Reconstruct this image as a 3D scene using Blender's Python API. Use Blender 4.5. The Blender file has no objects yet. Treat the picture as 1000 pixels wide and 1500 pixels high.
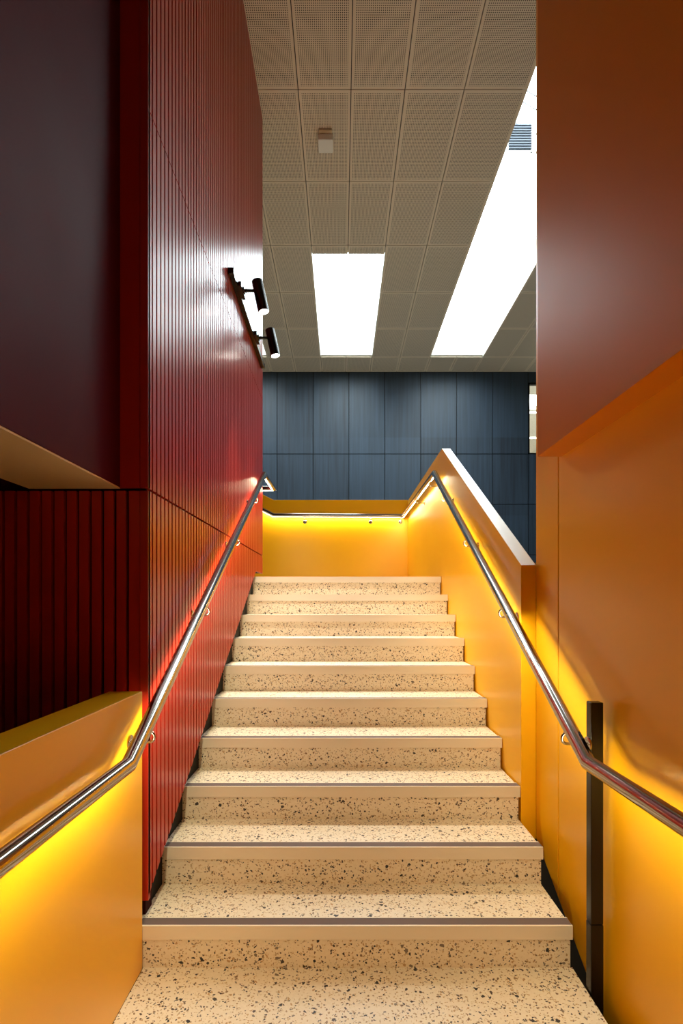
import bpy, bmesh, math, random
from mathutils import Vector, Matrix

random.seed(7)
scn = bpy.context.scene
C = scn.collection

# ----------------------------------------------------------------- camera
F, YH, E = 750.0, 882.0, 1.4225           # focal length and horizon in pixels, eye height in metres
cam_d = bpy.data.cameras.new('camera')
cam = bpy.data.objects.new('camera', cam_d)
C.objects.link(cam)
cam.location = (0, 0, E)
cam.rotation_euler = (math.pi / 2, 0, 0)
cam_d.sensor_width = 36.0
cam_d.lens = F / 1500.0 * 36.0
cam_d.shift_y = (YH - 750.0) / 1500.0
cam_d.clip_start = 0.02
scn.camera = cam

# ----------------------------------------------------------------- world, exposure
SKY = 17.0
w = bpy.data.worlds.new('overcast_sky')
scn.world = w
w.use_nodes = True
bg = w.node_tree.nodes['Background']
bg.inputs[0].default_value = (0.86, 0.94, 1.0, 1)
bg.inputs[1].default_value = SKY
scn.view_settings.view_transform = 'Standard'
scn.view_settings.look = 'None'
scn.view_settings.gamma = 1.0
scn.view_settings.use_curve_mapping = False
scn.view_settings.exposure = 0.0
LED_POWER = 140.0
SPOT_POWER = 250.0
for k, v in (('max_bounces', 10), ('diffuse_bounces', 6), ('glossy_bounces', 5), ('transparent_max_bounces', 12),
             ('sample_clamp_indirect', 3.0), ('sample_clamp_direct', 30.0), ('use_adaptive_sampling', False), ('use_denoising', True)):
    try:
        setattr(scn.cycles, k, v)
    except Exception:
        pass

# sky portals in the three roof openings help the renderer find the daylight
def portal(x0, x1, y0, y1, z):
    l = bpy.data.lights.new('sky_portal', 'AREA')
    l.shape = 'RECTANGLE'
    l.size, l.size_y = x1 - x0, y1 - y0
    l.cycles.is_portal = True
    o = bpy.data.objects.new('sky_portal', l)
    o.location = ((x0 + x1) / 2, (y0 + y1) / 2, z)
    C.objects.link(o)

# ----------------------------------------------------------------- key dimensions (metres; y = away from the camera)
def Z(v):
    return v + E
HC = Z(4.72)                               # ceiling
D0, TREAD, RISER, Z0 = 1.985, 0.292, 0.165, Z(-1.2575)
NSTEP = 10
DTOP = D0 + TREAD * (NSTEP - 1)
ZTOP = Z0 + RISER * (NSTEP - 1)
def nose(y):
    return Z0 + (y - D0) * RISER / TREAD
XS0, XS1 = -0.80, 0.890                    # stair block
XR = -0.77                                 # red slat face
XB, TB = 0.90, 0.0754                      # yellow balustrade inner face, thickness
SKYL = [(-2.44, -1.44, 6.95, 9.83), (-0.40, 0.585, 6.95, 9.83), (1.715, 2.715, 4.2, 9.83)]
for s in SKYL:
    portal(*s, HC + 0.42)

# ----------------------------------------------------------------- materials
def srgb(r, g, b):
    f = lambda c: (c / 255) / 12.92 if c / 255 <= 0.04045 else ((c / 255 + 0.055) / 1.055) ** 2.4
    return (f(r), f(g), f(b), 1)

def new_mat(name):
    m = bpy.data.materials.new(name)
    m.use_nodes = True
    nt = m.node_tree
    return m, nt, nt.nodes['Principled BSDF']

def N(nt, t, **kw):
    n = nt.nodes.new(t)
    for k, v in kw.items():
        setattr(n, k, v)
    return n

def pos(nt):
    return N(nt, 'ShaderNodeNewGeometry').outputs['Position']

def math_node(nt, op, a, b=None, c=None):
    n = N(nt, 'ShaderNodeMath', operation=op)
    for i, v in enumerate((a, b, c)):
        if v is None:
            continue
        if isinstance(v, (int, float)):
            n.inputs[i].default_value = v
        else:
            nt.links.new(v, n.inputs[i])
    return n.outputs[0]

def paint(name, col, rough=0.4, spec=0.5, var=0.04, bump=0.02, scale=60, metallic=0.0):
    m, nt, p = new_mat(name)
    p.inputs['Metallic'].default_value = metallic
    p.inputs['Specular IOR Level'].default_value = spec
    no = N(nt, 'ShaderNodeTexNoise')
    no.inputs['Scale'].default_value = 3.0
    no.inputs['Detail'].default_value = 4
    nt.links.new(pos(nt), no.inputs['Vector'])
    mr = N(nt, 'ShaderNodeMapRange')
    mr.inputs['To Min'].default_value = max(0.02, rough - var)
    mr.inputs['To Max'].default_value = rough + var
    nt.links.new(no.outputs['Fac'], mr.inputs['Value'])
    nt.links.new(mr.outputs[0], p.inputs['Roughness'])
    p.inputs['Base Color'].default_value = col
    if bump:
        n2 = N(nt, 'ShaderNodeTexNoise')
        n2.inputs['Scale'].default_value = scale
        nt.links.new(pos(nt), n2.inputs['Vector'])
        b = N(nt, 'ShaderNodeBump')
        b.inputs['Strength'].default_value = bump
        b.inputs['Distance'].default_value = 0.002
        nt.links.new(n2.outputs['Fac'], b.inputs['Height'])
        nt.links.new(b.outputs[0], p.inputs['Normal'])
    return m

def emissive(name, col, strength, sampling='NONE'):
    m, nt, p = new_mat(name)
    p.inputs['Base Color'].default_value = (0.8, 0.8, 0.8, 1)
    p.inputs['Emission Color'].default_value = col
    p.inputs['Emission Strength'].default_value = strength
    m.cycles.emission_sampling = sampling
    return m

def terrazzo_mat():
    m, nt, p = new_mat('terrazzo')
    L = nt.links.new
    P = pos(nt)
    no = N(nt, 'ShaderNodeTexNoise')
    no.inputs['Scale'].default_value = 90
    L(P, no.inputs['Vector'])
    base = N(nt, 'ShaderNodeValToRGB')
    base.color_ramp.elements[0].color = srgb(222, 208, 182)
    base.color_ramp.elements[1].color = srgb(240, 228, 204)
    L(no.outputs['Fac'], base.inputs['Fac'])
    col = base.outputs['Color']
    # warp so that the chips are irregular
    nw = N(nt, 'ShaderNodeTexNoise')
    nw.inputs['Scale'].default_value = 60
    L(P, nw.inputs['Vector'])
    sc = N(nt, 'ShaderNodeVectorMath', operation='SCALE')
    sc.inputs['Scale'].default_value = 0.010
    L(nw.outputs['Color'], sc.inputs[0])
    ad = N(nt, 'ShaderNodeVectorMath', operation='ADD')
    L(P, ad.inputs[0]); L(sc.outputs[0], ad.inputs[1])
    for scale, edge, keep, cols, off in (
            (150, 0.12, 0.24, [(196, 168, 122), (170, 140, 96), (214, 196, 160), (150, 120, 84)], 3.1),
            (95, 0.16, 0.15, [(120, 92, 62), (150, 124, 92), (70, 56, 44), (128, 118, 104), (186, 150, 104)], 7.7),
            (120, 0.14, 0.07, [(30, 26, 24), (54, 44, 38), (28, 26, 26), (76, 60, 46)], 17.3),
            (58, 0.20, 0.085, [(22, 20, 20), (40, 34, 30), (26, 24, 26), (64, 52, 42), (120, 104, 88)], 11.9)):
        of = N(nt, 'ShaderNodeVectorMath', operation='ADD')
        of.inputs[1].default_value = (off, off * 0.7, off * 1.3)
        L(ad.outputs[0], of.inputs[0])
        v1 = N(nt, 'ShaderNodeTexVoronoi', feature='F1')
        v2 = N(nt, 'ShaderNodeTexVoronoi', feature='DISTANCE_TO_EDGE')
        for v in (v1, v2):
            v.inputs['Scale'].default_value = scale
            v.inputs['Randomness'].default_value = 1.0
            L(of.outputs[0], v.inputs['Vector'])
        sp = N(nt, 'ShaderNodeSeparateColor')
        L(v1.outputs['Color'], sp.inputs[0])
        sel = math_node(nt, 'LESS_THAN', sp.outputs[0], keep)
        ins = math_node(nt, 'GREATER_THAN', v2.outputs['Distance'], edge)
        fac = math_node(nt, 'MULTIPLY', sel, ins)
        cr = N(nt, 'ShaderNodeValToRGB')
        cr.color_ramp.interpolation = 'CONSTANT'
        el = cr.color_ramp.elements
        while len(el) < len(cols):
            el.new(0.5)
        for i, c in enumerate(cols):
            el[i].position = i / len(cols)
            el[i].color = srgb(*c)
        L(sp.outputs[1], cr.inputs['Fac'])
        mx = N(nt, 'ShaderNodeMix', data_type='RGBA')
        L(fac, mx.inputs['Factor'])
        L(col, mx.inputs['A']); L(cr.outputs['Color'], mx.inputs['B'])
        col = mx.outputs['Result']
    L(col, p.inputs['Base Color'])
    p.inputs['Roughness'].default_value = 0.38
    return m

def perforated_mat(col, hole_col):
    m, nt, p = new_mat('perforated_panel')
    L = nt.links.new
    uv = N(nt, 'ShaderNodeUVMap')
    uv.uv_map = 'UVMap'
    sp = N(nt, 'ShaderNodeSeparateXYZ')
    L(uv.outputs[0], sp.inputs[0])
    ds = []
    for o in (sp.outputs[0], sp.outputs[1]):
        a = math_node(nt, 'FRACT', math_node(nt, 'DIVIDE', o, 0.0163))
        a = math_node(nt, 'SUBTRACT', a, 0.5)
        ds.append(math_node(nt, 'MULTIPLY', a, a))
    r2 = math_node(nt, 'ADD', ds[0], ds[1])
    fac = math_node(nt, 'LESS_THAN', r2, 0.27 ** 2)
    mx = N(nt, 'ShaderNodeMix', data_type='RGBA')
    L(fac, mx.inputs['Factor'])
    mx.inputs['A'].default_value = col
    mx.inputs['B'].default_value = hole_col
    L(mx.outputs['Result'], p.inputs['Base Color'])
    p.inputs['Roughness'].default_value = 0.6
    p.inputs['Specular IOR Level'].default_value = 0.3
    return m

def timber_mat():
    m, nt, p = new_mat('dark_stained_panel')
    L = nt.links.new
    P = pos(nt)
    mp = N(nt, 'ShaderNodeMapping')
    mp.inputs['Scale'].default_value = (26, 1, 0.9)
    L(P, mp.inputs['Vector'])
    no = N(nt, 'ShaderNodeTexNoise')
    no.inputs['Scale'].default_value = 1.0
    no.inputs['Detail'].default_value = 5
    L(mp.outputs[0], no.inputs['Vector'])
    sp = N(nt, 'ShaderNodeSeparateXYZ')
    L(P, sp.inputs[0])
    cell = math_node(nt, 'FLOOR', math_node(nt, 'DIVIDE', math_node(nt, 'ADD', sp.outputs[0], 1.322), 0.7355))
    half = math_node(nt, 'FLOOR', math_node(nt, 'DIVIDE', sp.outputs[2], 1.6))
    wn = N(nt, 'ShaderNodeTexWhiteNoise', noise_dimensions='2D')
    cb = N(nt, 'ShaderNodeCombineXYZ')
    L(cell, cb.inputs[0]); L(half, cb.inputs[1])
    L(cb.outputs[0], wn.inputs['Vector'])
    t = math_node(nt, 'ADD', math_node(nt, 'MULTIPLY', no.outputs['Fac'], 0.8), math_node(nt, 'MULTIPLY', wn.outputs['Value'], 0.35))
    cr = N(nt, 'ShaderNodeValToRGB')
    cr.color_ramp.elements[0].position = 0.25
    cr.color_ramp.elements[0].color = srgb(22, 32, 43)
    cr.color_ramp.elements[1].position = 0.9
    cr.color_ramp.elements[1].color = srgb(50, 68, 86)
    L(t, cr.inputs['Fac'])
    L(cr.outputs['Color'], p.inputs['Base Color'])
    p.inputs['Roughness'].default_value = 0.5
    return m

def glass_mat():
    m, nt, p = new_mat('clear_glass')
    L = nt.links.new
    nt.nodes.remove(p)
    tr = N(nt, 'ShaderNodeBsdfTransparent')
    tr.inputs[0].default_value = (0.93, 0.96, 0.95, 1)
    gl = N(nt, 'ShaderNodeBsdfGlossy')
    gl.inputs['Roughness'].default_value = 0.02
    lw = N(nt, 'ShaderNodeLayerWeight')
    fr = math_node(nt, 'MULTIPLY_ADD', math_node(nt, 'POWER', lw.outputs['Facing'], 5.0), 0.9, 0.04)
    ms = N(nt, 'ShaderNodeMixShader')
    L(fr, ms.inputs[0]); L(tr.outputs[0], ms.inputs[1]); L(gl.outputs[0], ms.inputs[2])
    L(ms.outputs[0], nt.nodes['Material Output'].inputs[0])
    return m

M = {
    'red': paint('red_satin_paint', srgb(178, 42, 28), 0.28, 0.5, var=0.0, bump=0),
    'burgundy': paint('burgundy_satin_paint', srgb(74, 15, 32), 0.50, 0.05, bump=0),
    'yellow': paint('yellow_satin_paint', srgb(246, 180, 10), 0.32, 0.62, bump=0),
    'yellow_shaded': paint('yellow_satin_paint_shaded', srgb(212, 128, 8), 0.42, 0.10, bump=0),  # darker copy of the yellow, the unlit bulkhead's shade put into the colour
    'slat': paint('slate_metal_paint', srgb(54, 62, 74), 0.5),
    'plaster': paint('warm_grey_plaster', srgb(188, 178, 160), 0.7, 0.2),
    'gap': paint('dark_backing_felt', srgb(46, 8, 10), 0.8, 0.1),
    'cream': paint('cream_soffit_paint', srgb(214, 190, 150), 0.6),
    'white': paint('white_paint', srgb(232, 230, 222), 0.5),
    'black': paint('black_paint', srgb(14, 13, 13), 0.6, 0.15),
    'blackgloss': paint('black_powder_coat', srgb(12, 11, 11), 0.25, 0.35),
    'grey': paint('grey_paint', srgb(150, 146, 138), 0.6),
    'floor': paint('pale_hall_floor', srgb(196, 186, 172), 0.5),
    'panel': paint('ceiling_panel_paint', srgb(222, 208, 186), 0.6, 0.3),
    'perf': perforated_mat(srgb(222, 208, 186), srgb(34, 24, 14)),
    'terrazzo': terrazzo_mat(),
    'timber': timber_mat(),
    'glass': glass_mat(),
    'steel': paint('brushed_stainless_steel', srgb(186, 180, 174), 0.12, 0.5, 0.03, 0.0, metallic=1.0),
    'alu': paint('anodised_nosing', srgb(232, 220, 198), 0.40, 0.5, 0.05, 0.0, metallic=0.1),
    'grip': paint('brown_grip_insert', srgb(96, 80, 74), 0.7),
    'led': emissive('warm_led', (1.0, 0.87, 0.56, 1), LED_POWER, 'FRONT'),
    'lens': emissive('spotlight_lens', (1.0, 0.93, 0.82, 1), 30),
    'tube': emissive('linear_lamp', (1.0, 0.97, 0.92, 1), 7),
}

# ----------------------------------------------------------------- mesh helpers
class MB:
    def __init__(self):
        self.v, self.f, self.mi = [], [], []
    def add(self, vs, fs, mi=0):
        b = len(self.v)
        self.v += [tuple(p) for p in vs]
        self.f += [tuple(b + i for i in f) for f in fs]
        self.mi += [mi] * len(fs)
        return self
    def box(self, x0, x1, y0, y1, z0, z1, mi=0):
        vs = [(x, y, z) for x in (x0, x1) for y in (y0, y1) for z in (z0, z1)]
        return self.add(vs, [(0, 1, 3, 2), (4, 6, 7, 5), (0, 4, 5, 1), (2, 3, 7, 6), (0, 2, 6, 4), (1, 5, 7, 3)], mi)
    def prism(self, poly, axis, a0, a1, mi=0):
        """poly in the two other axes (in xyz order), extruded along axis."""
        n = len(poly)
        def mk(u, v, a):
            return {'x': (a, u, v), 'y': (u, a, v), 'z': (u, v, a)}[axis]
        vs = [mk(u, v, a0) for u, v in poly] + [mk(u, v, a1) for u, v in poly]
        fs = [tuple(range(n))[::-1], tuple(range(n, 2 * n))]
        fs += [(i, (i + 1) % n, n + (i + 1) % n, n + i) for i in range(n)]
        return self.add(vs, fs, mi)
    def sweep(self, path, profile, closed=True, caps=True, mi=0):
        """profile [(side, up)] swept along the path with mitred corners."""
        P = [Vector(p) for p in path]
        T = [(P[i + 1] - P[i]).normalized() for i in range(len(P) - 1)]
        rings = []
        for i in range(len(P)):
            t = T[min(i, len(T) - 1)]
            ref = Vector((0, 0, 1)) if abs(t.z) < 0.95 else Vector((0, 1, 0))
            s = t.cross(ref).normalized()
            u = s.cross(t)
            if i in (0, len(P) - 1):
                n = t
            else:
                n = (T[i - 1] + T[i]).normalized()
            ring = []
            for a, b in profile:
                q = P[i] + s * a + u * b
                k = (P[i] - q).dot(n) / t.dot(n)
                ring.append(q + t * k)
            rings.append(ring)
        m = len(profile)
        vs = [q for r in rings for q in r]
        fs = []
        for i in range(len(P) - 1):
            for j in range(m if closed else m - 1):
                k = (j + 1) % m
                fs.append((i * m + j, i * m + k, (i + 1) * m + k, (i + 1) * m + j))
        if caps and closed:
            fs += [tuple(range(m))[::-1], tuple(range((len(P) - 1) * m, len(P) * m))]
        return self.add(vs, fs, mi)
    def tube(self, path, r, n=20, mi=0):
        prof = [(r * math.cos(2 * math.pi * i / n), r * math.sin(2 * math.pi * i / n)) for i in range(n)]
        return self.sweep(path, prof, mi=mi)
    def lathe(self, p0, p1, prof, n=32, mi=0):
        """prof [(t, r)]: t in metres from p0 along p0->p1."""
        p0, p1 = Vector(p0), Vector(p1)
        t = (p1 - p0).normalized()
        ref = Vector((0, 0, 1)) if abs(t.z) < 0.9 else Vector((1, 0, 0))
        a = t.cross(ref).normalized()
        b = t.cross(a)
        vs, fs = [], []
        for d, r in prof:
            for i in range(n):
                an = 2 * math.pi * i / n
                vs.append(p0 + t * d + (a * math.cos(an) + b * math.sin(an)) * max(r, 1e-5))
        for k in range(len(prof) - 1):
            for i in range(n):
                j = (i + 1) % n
                fs.append((k * n + i, k * n + j, (k + 1) * n + j, (k + 1) * n + i))
        fs += [tuple(range(n))[::-1], tuple(range((len(prof) - 1) * n, len(prof) * n))]
        return self.add(vs, fs, mi)
    def build(self, name, mats, parent=None, smooth=False, bevel=0.0, uv=None, keep=False):
        if not isinstance(mats, (list, tuple)):
            mats = [mats]
        me = bpy.data.meshes.new(name)
        off = Vector((0, 0, 0))
        q = parent
        while q is not None:
            off += q.location
            q = q.parent
        me.from_pydata([tuple(Vector(p) - off) for p in self.v], [], self.f)
        for m in mats:
            me.materials.append(m)
        for p, i in zip(me.polygons, self.mi):
            p.material_index = i
        bm = bmesh.new()
        bm.from_mesh(me)
        if not keep:
            bmesh.ops.recalc_face_normals(bm, faces=bm.faces)
        bm.to_mesh(me)
        bm.free()
        if uv:
            lay = me.uv_layers.new(name='UVMap')
            for p in me.polygons:
                for li in p.loop_indices:
                    co = me.vertices[me.loops[li].vertex_index].co
                    lay.data[li].uv = uv(co, p)
        if smooth:
            for p in me.polygons:
                p.use_smooth = True
            me.set_sharp_from_angle(angle=math.radians(35))
        o = bpy.data.objects.new(name, me)
        C.objects.link(o)
        if parent:
            o.parent = parent
        if bevel:
            b = o.modifiers.new('edge', 'BEVEL')
            b.width = bevel
            b.segments = 2
            b.limit_method = 'ANGLE'
            b.angle_limit = math.radians(40)
            b.harden_normals = True
        return o

def struct(o):
    o['kind'] = 'structure'
    return o

def tag(o, label, cat, group=None):
    o['label'] = label
    o['category'] = cat
    if group:
        o['group'] = group
    return o

def thing(name, label, cat, loc, group=None):
    o = bpy.data.objects.new(name, None)
    C.objects.link(o)
    o.location = loc
    o.empty_display_size = 0.1
    return tag(o, label, cat, group)

def copy_tree(o, parent=None, dz=None):
    c = o.copy()
    C.objects.link(c)
    c.parent = parent
    for ch in list(o.children):
        copy_tree(ch, c)
    return c

# ================================================================= STRUCTURE
# ---- floors
struct(MB().box(-0.771, 0.898, -3.0, D0 + 0.008, -0.12, 0.0).build('floor', M['terrazzo']))
struct(MB().box(-4.0, -0.90, -4.0, 2.03, -0.12, 0.0).build('floor_left', M['floor']))
struct(MB().box(-3.2, XB - 0.002, DTOP + 0.33, 6.94, ZTOP - 0.15, ZTOP).build('floor_landing', M['terrazzo']))
struct(MB().box(1.12, 6.0, 2.58, 10.45, ZTOP - 0.15, ZTOP).box(-4.0, 1.12, 7.05, 10.45, ZTOP - 0.15, ZTOP).build('floor_hall', M['floor']))

struct(MB().box(-4.15, 6.1, -4.0, 10.6, Z(-1.95), Z(-1.80)).build('underside_light_block', M['black']))  # unseen slab added to block sky light leaking up through the gaps

# ---- red slat wall on the left of the stair
ZJ1, ZJ2, JG = Z(0.45), Z(1.972), 0.005
YR0, YR1 = 2.04, 5.02
def red_bottom(y):
    return min(nose(y), ZTOP) + 0.05
def slat_poly(y0, y1):
    ys = [y0, y1]
    if y0 < DTOP < y1:
        ys = [y0, DTOP, y1]
    return ys
mb = MB()
body_ys = [2.062, DTOP, YR1 - 0.002]
mb.prism([(y, red_bottom(y) + 0.004) for y in body_ys] + [(YR1 - 0.002, HC), (2.062, HC)], 'x', -0.93, XR - 0.018, 1)
pitch, gap = 0.0487, 0.0145
y = YR0 + 0.004
first = True
while y < YR1 - 0.01:
    y1 = min(y + pitch - gap, YR1)
    ys = slat_poly(y, y1)
    mb.prism([(q, red_bottom(q)) for q in ys] + [(y1, ZJ1 - JG), (y, ZJ1 - JG)], 'x', XR - 0.0185, XR)
    mb.box(XR - 0.0185, XR, y, y1, ZJ1 + JG, ZJ2 - JG * 0.6)
    mb.box(XR - 0.0185, XR, y, y1, ZJ2 + JG * 0.6, HC)
    y += pitch
struct(mb.build('wall_left', [M['red'], M['gap']]))

# ---- return of the red wall that faces the camera, slatted below the bulkhead
mb = MB()
for z0, z1 in ((0.0, ZJ1 - 0.006), (ZJ1 + 0.006, HC)):
    mb.box(-0.802, XR, YR0, YR0 + 0.022, max(z0, Z(-1.19)) if z0 == 0 else z0, z1)
    mb.box(-0.848, -0.8045, YR0 + 0.003, YR0 + 0.024, z0, z1)
x = -0.848 - 0.013
while x > -2.95:
    mb.box(x - 0.0365, x, YR0 + 0.003, YR0 + 0.024, 0.0, ZJ1 - 0.006)
    x -= 0.0495
mb.box(-3.0, -0.789, YR0 + 0.022, YR0 + 0.09, 0.0, HC, 1)
mb.box(-1.235, -0.848, YR0 + 0.003, YR0 + 0.024, ZJ1 + 0.006, HC)
struct(mb.build('wall_left_return', [M['red'], M['gap']]))

# ---- bulkhead over the left half wall, its underside
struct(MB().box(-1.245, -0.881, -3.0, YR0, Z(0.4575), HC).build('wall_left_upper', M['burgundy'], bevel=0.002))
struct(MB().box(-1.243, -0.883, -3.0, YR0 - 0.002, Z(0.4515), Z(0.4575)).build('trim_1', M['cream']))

# ---- right wall: plain panel, narrow end strip after a groove, bulkhead above
mb = MB()
mb.box(0.975, 1.115, 2.308, 2.567, Z(-1.75), HC)
mb.box(0.975, 1.115, -3.0, 2.300, Z(-1.75), Z(0.80))
mb.box(1.00, 1.115, 2.295, 2.315, Z(-1.75), Z(0.80))
struct(mb.build('wall_right', M['yellow'], bevel=0.0015))
struct(MB().box(0.869, 1.115, -3.0, 2.271, Z(0.645), HC).build('wall_right_upper', M['yellow_shaded'], bevel=0.002))

# ---- ceiling of perforated panels in a grid, open at the three skylights
XJ = [-4.05, -3.52, -2.98, -2.44, -1.94, -1.44, -0.94, -0.40, 0.088, 0.585, 1.13, 1.715, 2.215, 2.715, 3.24, 3.76, 4.3, 4.85, 5.4, 6.0]
YJ = [10.5] + [9.865 - 1.03 * k for k in range(14)]
mb = MB()
PANEL_UV = {}
def ceiling_panel(x0, x1, y0, y1):
    g, b = 0.004, 0.026
    x0 += g; x1 -= g; y0 += g; y1 -= g
    zb, zt = HC, HC + 0.025
    vs = [(x0, y0, zb), (x1, y0, zb), (x1, y1, zb), (x0, y1, zb),
          (x0 + b, y0 + b, zb), (x1 - b, y0 + b, zb), (x1 - b, y1 - b, zb), (x0 + b, y1 - b, zb),
          (x0, y0, zt), (x1, y0, zt), (x1, y1, zt), (x0, y1, zt)]
    mb.add(vs, [(0, 1, 5, 4), (1, 2, 6, 5), (2, 3, 7, 6), (3, 0, 4, 7), (0, 8, 9, 1), (1, 9, 10, 2), (2, 10, 11, 3), (3, 11, 8, 0), (8, 11, 10, 9)], 0)
    mb.add(vs[4:8], [(0, 1, 2, 3)], 1)
for i in range(len(XJ) - 1):
    for j in range(len(YJ) - 1):
        x0, x1, y1, y0 = XJ[i], XJ[i + 1], YJ[j], YJ[j + 1]
        xm = (x0 + x1) / 2
        hit = None
        for s in SKYL:
            if s[0] - 0.01 < xm < s[1] + 0.01 and y1 > s[2] + 0.05 and y0 < s[3] - 0.05:
                hit = s
        if hit is None:
            ceiling_panel(x0, x1, y0, y1)
        elif y0 < hit[2] - 0.05:
            ceiling_panel(x0, x1, y0, hit[2])
# plenum slab over the panels with the same openings
xs = [-4.05] + [v for s in SKYL for v in s[:2]] + [6.0]
for a, b_ in zip(xs[0::2], xs[1::2]):
    mb.box(a + (0 if a == -4.05 else 0.06), b_ - (0 if b_ == 6.0 else 0.06), -4.0, 10.62, HC + 0.06, HC + 0.2, 2)
for s in SKYL:
    mb.box(s[0] - 0.06, s[1] + 0.06, -4.0, s[2] - 0.06, HC + 0.06, HC + 0.2, 2)
    mb.box(s[0] - 0.06, s[1] + 0.06, s[3] + 0.06, 10.62, HC + 0.06, HC + 0.2, 2)
struct(mb.build('ceiling', [M['panel'], M['perf'], M['black']], uv=lambda co, p: (co.x - 0.0, co.y)))

# ---- skylights: reveal, frame bars, glass
for n, (x0, x1, y0, y1) in enumerate(SKYL):
    mb = MB()
    t = 0.05
    for a in ((x0 - t, x0, y0 - t, y1 + t), (x1, x1 + t, y0 - t, y1 + t), (x0, x1, y0 - t, y0), (x0, x1, y1, y1 + t)):
        mb.box(*a, HC + 0.002 + (0.024 if a[3] - a[2] < 0.1 else 0.0), HC + 0.4)
    win = struct(mb.build('window_%d' % (n + 1), M['white']))
    MB().box(x0, x1, y0, y1, HC + 0.385, HC + 0.393).build('window_pane', M['glass'], win)

# ---- dark panelled far wall with a window on its right
YB = 10.5
XW = [-1.319 - 0.7355 * 4 + 0.7355 * k for k in range(14)]
ZW = [Z(-0.1), Z(0.97), Z(2.006), Z(3.038), HC]
mb = MB()
wx0, wx1, wz0, wz1 = XW[11], XW[13], ZW[3], Z(4.508)
for i in range(len(XW) - 1):
    for j in range(len(ZW) - 1):
        x0, x1, z0, z1 = XW[i], XW[i + 1], ZW[j], ZW[j + 1]
        if x0 >= wx0 - 0.01 and x1 <= wx1 + 0.01 and j == 3:
            mb.box(x0 + 0.004, x1 - 0.004, YB, YB + 0.02, wz1, z1)
            continue
        mb.box(x0 + 0.007, x1 - 0.007, YB, YB + 0.02, z0 + 0.007, z1 - 0.007)
for a in ((-4.3, wx0, Z(-1.8), HC + 0.06), (wx1, 6.0, Z(-1.8), HC + 0.06), (wx0, wx1, Z(-1.8), wz0), (wx0, wx1, wz1, HC + 0.06)):
    mb.box(a[0], a[1], YB + 0.012, YB + 0.12, a[2], a[3], 1)
struct(mb.build('wall_back', [M['timber'], M['black']]))
mb = MB()
for a in ((wx0, wx0 + 0.035, wz0, wz1), (wx1 - 0.035, wx1, wz0, wz1), (wx0, wx1, wz0, wz0 + 0.03), (wx0, wx1, wz1 - 0.03, wz1)):
    mb.box(a[0], a[1], YB + 0.02, YB + 0.1, a[2], a[3])
win = struct(mb.build('window_4', M['black']))
MB().box(wx0 + 0.03, wx1 - 0.03, YB + 0.055, YB + 0.063, wz0 + 0.025, wz1 - 0.025).build('window_pane', M['glass'], win)

# ---- the room behind that window
ZR = Z(5.0)
mb = MB()
for a in ((1.5, 8.5, YB + 0.13, 12.35), (1.5, 8.5, 13.3, 17.2)):
    mb.box(*a, ZR, ZR + 0.1)
struct(mb.build('ceiling_beyond', M['plaster']))
for nm, a in (('wall_beyond_left', (1.5, 1.6, YB + 0.13, 17.1)), ('wall_beyond_right', (8.4, 8.5, YB + 0.13, 17.1)), ('wall_beyond_back', (1.5, 8.5, 17.1, 17.2))):
    struct(MB().box(*a, Z(0.2), ZR - 0.001).build(nm, M['plaster']))
struct(MB().box(1.5, 8.5, YB + 0.13, 17.2, Z(0.1), Z(0.2) - 0.001).build('floor_beyond', M['plaster']))
for k, (yy, lab) in enumerate(((13.42, 'nearer of the two thin white lamps seen through the far window'),
                               (15.5, 'farther, lower-looking white lamp seen through the far window'))):
    t = thing('linear_lamp', lab, 'lamp', (5.5, yy, ZR - 0.05), 'linear lamps in the room beyond')
    MB().box(3.4, 7.6, yy - 0.04, yy + 0.04, ZR - 0.03, ZR - 0.001).build('housing', M['white'], t)
    MB().box(3.42, 7.58, yy - 0.035, yy + 0.035, ZR - 0.04, ZR - 0.03).build('diffuser', M['tube'], t)

# ---- outer shell, out of sight of the photograph
struct(MB().box(-4.15, -4.05, -4.0, 10.62, Z(-1.8), HC + 0.2).build('wall_far_left', M['timber']))
struct(MB().box(6.0, 6.1, -4.0, 10.62, Z(-1.8), HC + 0.2).build('wall_far_right', M['timber']))
struct(MB().box(-4.05, 6.0, -4.0, -3.9, Z(-1.8), HC + 0.2).build('wall_behind', M['slat']))
struct(MB().box(1.115, 6.0, 2.45, 2.567, -0.1, HC).build('wall_hall', M['timber']))

# ================================================================= STAIRCASE
stair = thing('staircase', 'cream terrazzo staircase with dark chips rising between red slats and yellow panels', 'staircase', (0.05, D0, 0))
def make_step():
    s = MB().box(XS0, XS1, D0 + 0.008, D0 + TREAD + 0.05, Z0 - RISER - 0.04, Z0 - 0.0005).build('step', M['terrazzo'], stair)
    # L-shaped metal nosing with a rebate for the grip insert
    MB().prism([(D0, Z0 - 0.052), (D0 + 0.0075, Z0 - 0.052), (D0 + 0.0075, Z0 - 0.003), (D0 + 0.056, Z0 - 0.003),
                (D0 + 0.056, Z0 + 0.002), (D0 + 0.051, Z0 + 0.002), (D0 + 0.051, Z0 - 0.001), (D0 + 0.007, Z0 - 0.001),
                (D0 + 0.007, Z0 + 0.002), (D0, Z0 + 0.002)], 'x', -0.790, 0.8965).build('nosing', M['alu'], s)
    MB().box(-0.790, 0.896, D0 + 0.0072, D0 + 0.0508, Z0 - 0.0008, Z0 + 0.0016).build('grip_strip', M['grip'], s)
    return s
step = make_step()
for k in range(1, NSTEP):
    c = copy_tree(step, stair)
    c.location = step.location + Vector((0, TREAD * k, RISER * k))
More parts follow.
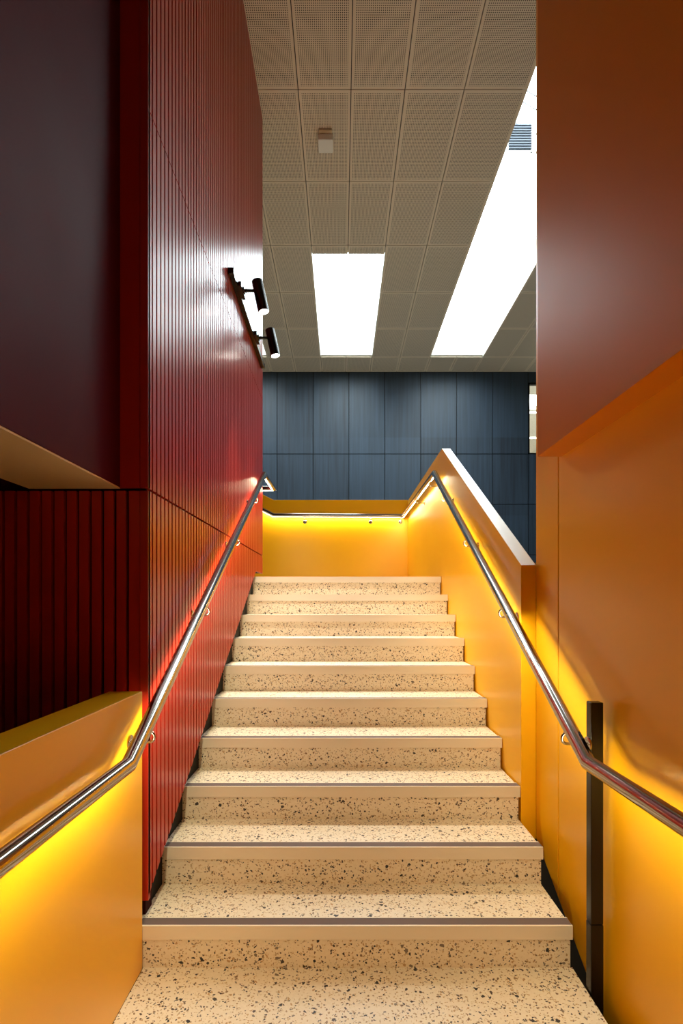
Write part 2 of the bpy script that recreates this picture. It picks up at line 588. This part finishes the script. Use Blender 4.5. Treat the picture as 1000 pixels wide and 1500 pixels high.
# black stringers either side
def stringer_poly(y0, y1, top, depth):
    return [(y0, top(y0)), (y1, top(y1)), (y1, top(y1) - depth), (y0, top(y0) - depth)]
MB().prism(stringer_poly(D0 - 0.0, DTOP, lambda y: nose(y) - 0.02, 0.34), 'x', -0.826, XS0 - 0.001).build('stringer', M['black'], stair)
MB().prism(stringer_poly(D0 + 0.01, 2.56, lambda y: nose(y) - 0.25, 0.12), 'x', 0.8985, 0.9745).build('stringer', M['black'], stair)
struct(MB().box(0.8985, 0.9745, -2.9, D0 + 0.009, Z(-1.66), Z(-1.60)).build('trim_2', M['black']))

# ================================================================= YELLOW HALF WALLS
hw = MB().box(-0.900, -0.771, -3.0, 1.985, 0.0, Z(-0.345)).build('half_wall', M['yellow'], bevel=0.004)
tag(hw, 'low yellow half wall on the left of the lower landing, under the dark bulkhead', 'half wall')

bal = thing('balustrade', 'solid yellow balustrade sloping up the right of the stair and around the landing', 'balustrade', (XB, 2.567, 0))
yT, zT = 4.592, Z(1.3776)
def bal_top(y):
    return Z(0.185) + (y - 2.567) * (zT - Z(0.185)) / (yT - 2.567)
YBK = 6.95
MB().prism([(2.567, Z(-1.75)), (2.567, bal_top(2.567)), (yT, zT), (YBK + TB, zT), (YBK + TB, ZTOP - 0.3), (4.6, ZTOP - 0.3)],
           'x', XB, XB + TB).build('side_panel', M['yellow'], bal, bevel=0.002)
sl = 0.5
MB().prism([(XB, ZTOP - 0.3), (XB, zT + 0.01), (-0.922, zT + 0.01), (-3.0, zT + 0.01 + sl * 2.08), (-3.0, ZTOP - 0.3)],
           'y', YBK, YBK + TB).build('back_panel', M['yellow'], bal, bevel=0.002)

# ================================================================= HANDRAILS
R = 0.0255
def circ_pt(a):
    return (R * math.sin(a), -R * math.cos(a))        # angle from straight down, + towards +side
def handrail(name, label, path, side, brackets):
    t = thing(name, label, 'handrail', (path[1][0], path[1][1], 0))
    MB().tube(path, R, 28).build('rail', M['steel'], t, smooth=True)
    # diffused light strip let into the underside of the rail, turned slightly to the wall
    th = math.radians(10) * side
    n = Vector((math.sin(th), -math.cos(th)))
    tg = Vector((n.y, -n.x))
    c = n * (R + 0.0006)
    fine = [Vector(path[0])]
    for a, b in zip(path, path[1:]):
        m = max(1, round((Vector(b) - Vector(a)).length / 0.3))
        fine += [Vector(a).lerp(Vector(b), (k + 1) / m) for k in range(m)]
    MB().sweep(fine, [tuple(c - tg * 0.004), tuple(c + tg * 0.004)], closed=False).build('light_strip', M['led'], t, keep=True)
    for p, wall in brackets:
        p = Vector(p)
        d = Vector(wall)                                # horizontal vector from the rail to the wall face
        zb, r = -0.078, 0.019
        b0 = p + d
        dn = d.normalized()
        pts = [b0 + Vector((0, 0, zb)) - dn * 0.002]
        for k in range(11):
            a = math.radians(-90 + 15 * k)
            pts.append(p - dn * (r * math.cos(a)) + Vector((0, 0, zb + r + r * math.sin(a))))
        pts.append(p + Vector((0, 0, -R + 0.003)))
        br = MB()
        q = [Vector(v) for v in pts]
        for i in range(len(q) - 1):
            br.lathe(q[i], q[i + 1], [(0, 0.0052), ((q[i + 1] - q[i]).length, 0.0052)], 12)
        bo = br.build('bracket', M['steel'], t, smooth=True)
        c0 = b0 + Vector((0, 0, zb))
        MB().lathe(c0, c0 - d, [(0, 0.026), (0.005, 0.026), (0.007, 0.022), (0.007, 0.008)], 24).build('wall_plate', M['steel'], bo, smooth=True)
    return t

XL = -0.70
LP = [(XL, -1.4, Z(-0.536)), (XL, 1.683, Z(-0.536)), (XL, 4.646, Z(1.158)), (XL, 5.25, Z(1.165)), (-1.35, 5.25, Z(1.165))]
def on(path, y):
    for a, b in zip(path, path[1:]):
        if a[1] <= y <= b[1] and b[1] > a[1]:
            f = (y - a[1]) / (b[1] - a[1])
            return tuple(a[i] + f * (b[i] - a[i]) for i in range(3))
handrail('handrail', 'stainless steel handrail along the red slat wall, lit from beneath', LP, -1,
         [(on(LP, 1.865), (-0.071, 0, 0))] + [(on(LP, v), (-0.07, 0, 0)) for v in (2.64, 3.42, 4.17)] + [(on(LP, 0.9), (-0.071, 0, 0))])
XRr = 0.825
RP = [(XRr, -1.4, Z(-0.538)), (XRr, 1.709, Z(-0.538)), (XRr, 4.55, Z(1.145)), (XRr, 6.875, Z(1.16)), (-0.912, 6.875, Z(1.17)), (-2.2, 6.875, Z(1.17) + 0.5 * 1.288)]
handrail('handrail', 'stainless steel handrail on the yellow right side, running on around the landing', RP, 1,
         [(on(RP, 1.874), (0.0785, 0, 0))] + [(on(RP, v), (0.075, 0, 0)) for v in (2.62, 3.37, 4.12, 4.72, 5.55)]
         + [(on(RP, 0.9), (0.15, 0, 0))] + [((xx, 6.875, Z(1.167)), (0, 0.075, 0)) for xx in (0.80, 0.394, -0.495)])

# ---- black post in the gap beside the lower landing
pt = thing('post', 'square black post standing between the terrazzo landing and the right yellow wall', 'post', (0.925, 1.875, Z(-1.60)))
MB().box(0.903, 0.950, 1.855, 1.893, Z(-1.60), Z(-1.172)).build('post_base', M['blackgloss'], pt, bevel=0.003)
MB().box(0.9035, 0.9495, 1.8555, 1.8925, Z(-1.170), Z(-0.3646)).build('post_shaft', M['blackgloss'], pt, bevel=0.003)

# ================================================================= TRACK AND SPOTLIGHTS
tr = thing('light_track', 'long black lighting track fixed flat across the upper red slats', 'track', (XR + 0.018, 4.2, Z(2.25)))
ZT = Z(2.25)
MB().box(XR + 0.0005, XR + 0.036, 3.50, 4.86, ZT - 0.017, ZT + 0.017).build('rail', M['blackgloss'], tr, bevel=0.002)
for yy in (3.47, 4.86):
    MB().box(XR + 0.0005, XR + 0.039, yy, yy + 0.03, ZT - 0.02, ZT + 0.02).build('end_cap', M['blackgloss'], tr, bevel=0.002)

def spotlight(y, label):
    t = thing('spotlight', label, 'spotlight', (XR + 0.04, y, ZT), 'spotlights on the red wall track')
    mb = MB().box(XR + 0.037, XR + 0.062, y - 0.085, y + 0.085, ZT - 0.016, ZT + 0.016)
    mb.box(XR + 0.0625, XR + 0.072, y - 0.03, y + 0.03, ZT - 0.012, ZT + 0.012)
    mb.build('adapter', M['blackgloss'], t, bevel=0.002)
    ax = Vector((0.22, -0.02, -1.0)).normalized()
    c = Vector((XR + 0.175, y, ZT))                     # pivot
    MB().lathe((XR + 0.07, y, ZT), (c.x, y, ZT), [(0, 0.011), (0.012, 0.014), (0.02, 0.011), (c.x - XR - 0.07 - 0.03, 0.011)], 16).build('arm', M['blackgloss'], t, smooth=True)
    top = c - ax * 0.075
    MB().lathe(top, top + ax * 0.25, [(0, 0.030), (0.004, 0.039), (0.215, 0.040), (0.235, 0.040), (0.235, 0.036), (0.222, 0.035)], 36).build('head', M['blackgloss'], t, smooth=True)
    MB().lathe(top + ax * 0.2235, top + ax * 0.30, [(0, 0.0345), (0.006, 0.0345), (0.009, 0.02)], 32).build('lens', M['lens'], t)
    l = bpy.data.lights.new('spotlight_beam', 'SPOT')
    l.energy = SPOT_POWER
    l.color = (1.0, 0.94, 0.84)
    l.spot_size = math.radians(58)
    l.spot_blend = 0.6
    l.shadow_soft_size = 0.03
    o = bpy.data.objects.new('spotlight_beam', l)
    C.objects.link(o)
    o.parent = t
    o.location = top + ax * 0.27 - t.location
    o.rotation_euler = ax.to_track_quat('-Z', 'Y').to_euler()
    return t
spotlight(3.70, 'black cylindrical spotlight on the wall track, the nearer and higher-looking one')
spotlight(4.36, 'black cylindrical spotlight on the wall track, the farther one nearer the wall end')

# ================================================================= CEILING BOX
bx = thing('ceiling_sensor', 'small square white sensor box hanging under the perforated ceiling panel', 'sensor', (-0.16, 5.2, HC))
MB().box(-0.225, -0.095, 5.10, 5.22, HC - 0.022, HC - 0.001).build('mount_plate', M['cream'], bx, bevel=0.003)
MB().box(-0.237, -0.085, 5.13, 5.29, HC - 0.085, HC - 0.022).build('housing', M['white'], bx, bevel=0.008)

# ================================================================= OUTSIDE, SEEN THROUGH THE RIGHT SKYLIGHT
lv = thing('roof_louvre', 'grey slatted roof louvre seen through the right skylight', 'louvre', (2.5, 6.6, HC + 0.6))
for k in range(10):
    MB().box(2.19, 2.50, 6.70, 6.745, Z(5.945) + k * 0.0335, Z(5.945) + 0.011 + k * 0.0335).build('slat', M['slat'], lv)
MB().box(2.49, 2.515, 6.69, 6.76, Z(5.93), Z(6.28)).build('frame', M['white'], lv)
MB().box(2.49, 2.80, 6.75, 6.77, Z(5.93), Z(5.95)).box(2.775, 2.80, 6.75, 6.78, HC + 0.4, Z(6.9)).build('support', M['white'], lv)
for (xa, za, xb, zb) in ((2.26, 6.30, 2.79, 6.06), (2.36, 6.58, 2.79, 6.37), (2.40, 6.73, 2.79, 6.55)):
    MB().lathe((xa, 6.72, Z(za)), (xb, 6.76, Z(zb)), [(0, 0.006), ((xb - xa) * 1.09, 0.006)], 10).build('brace', M['slat'], lv)
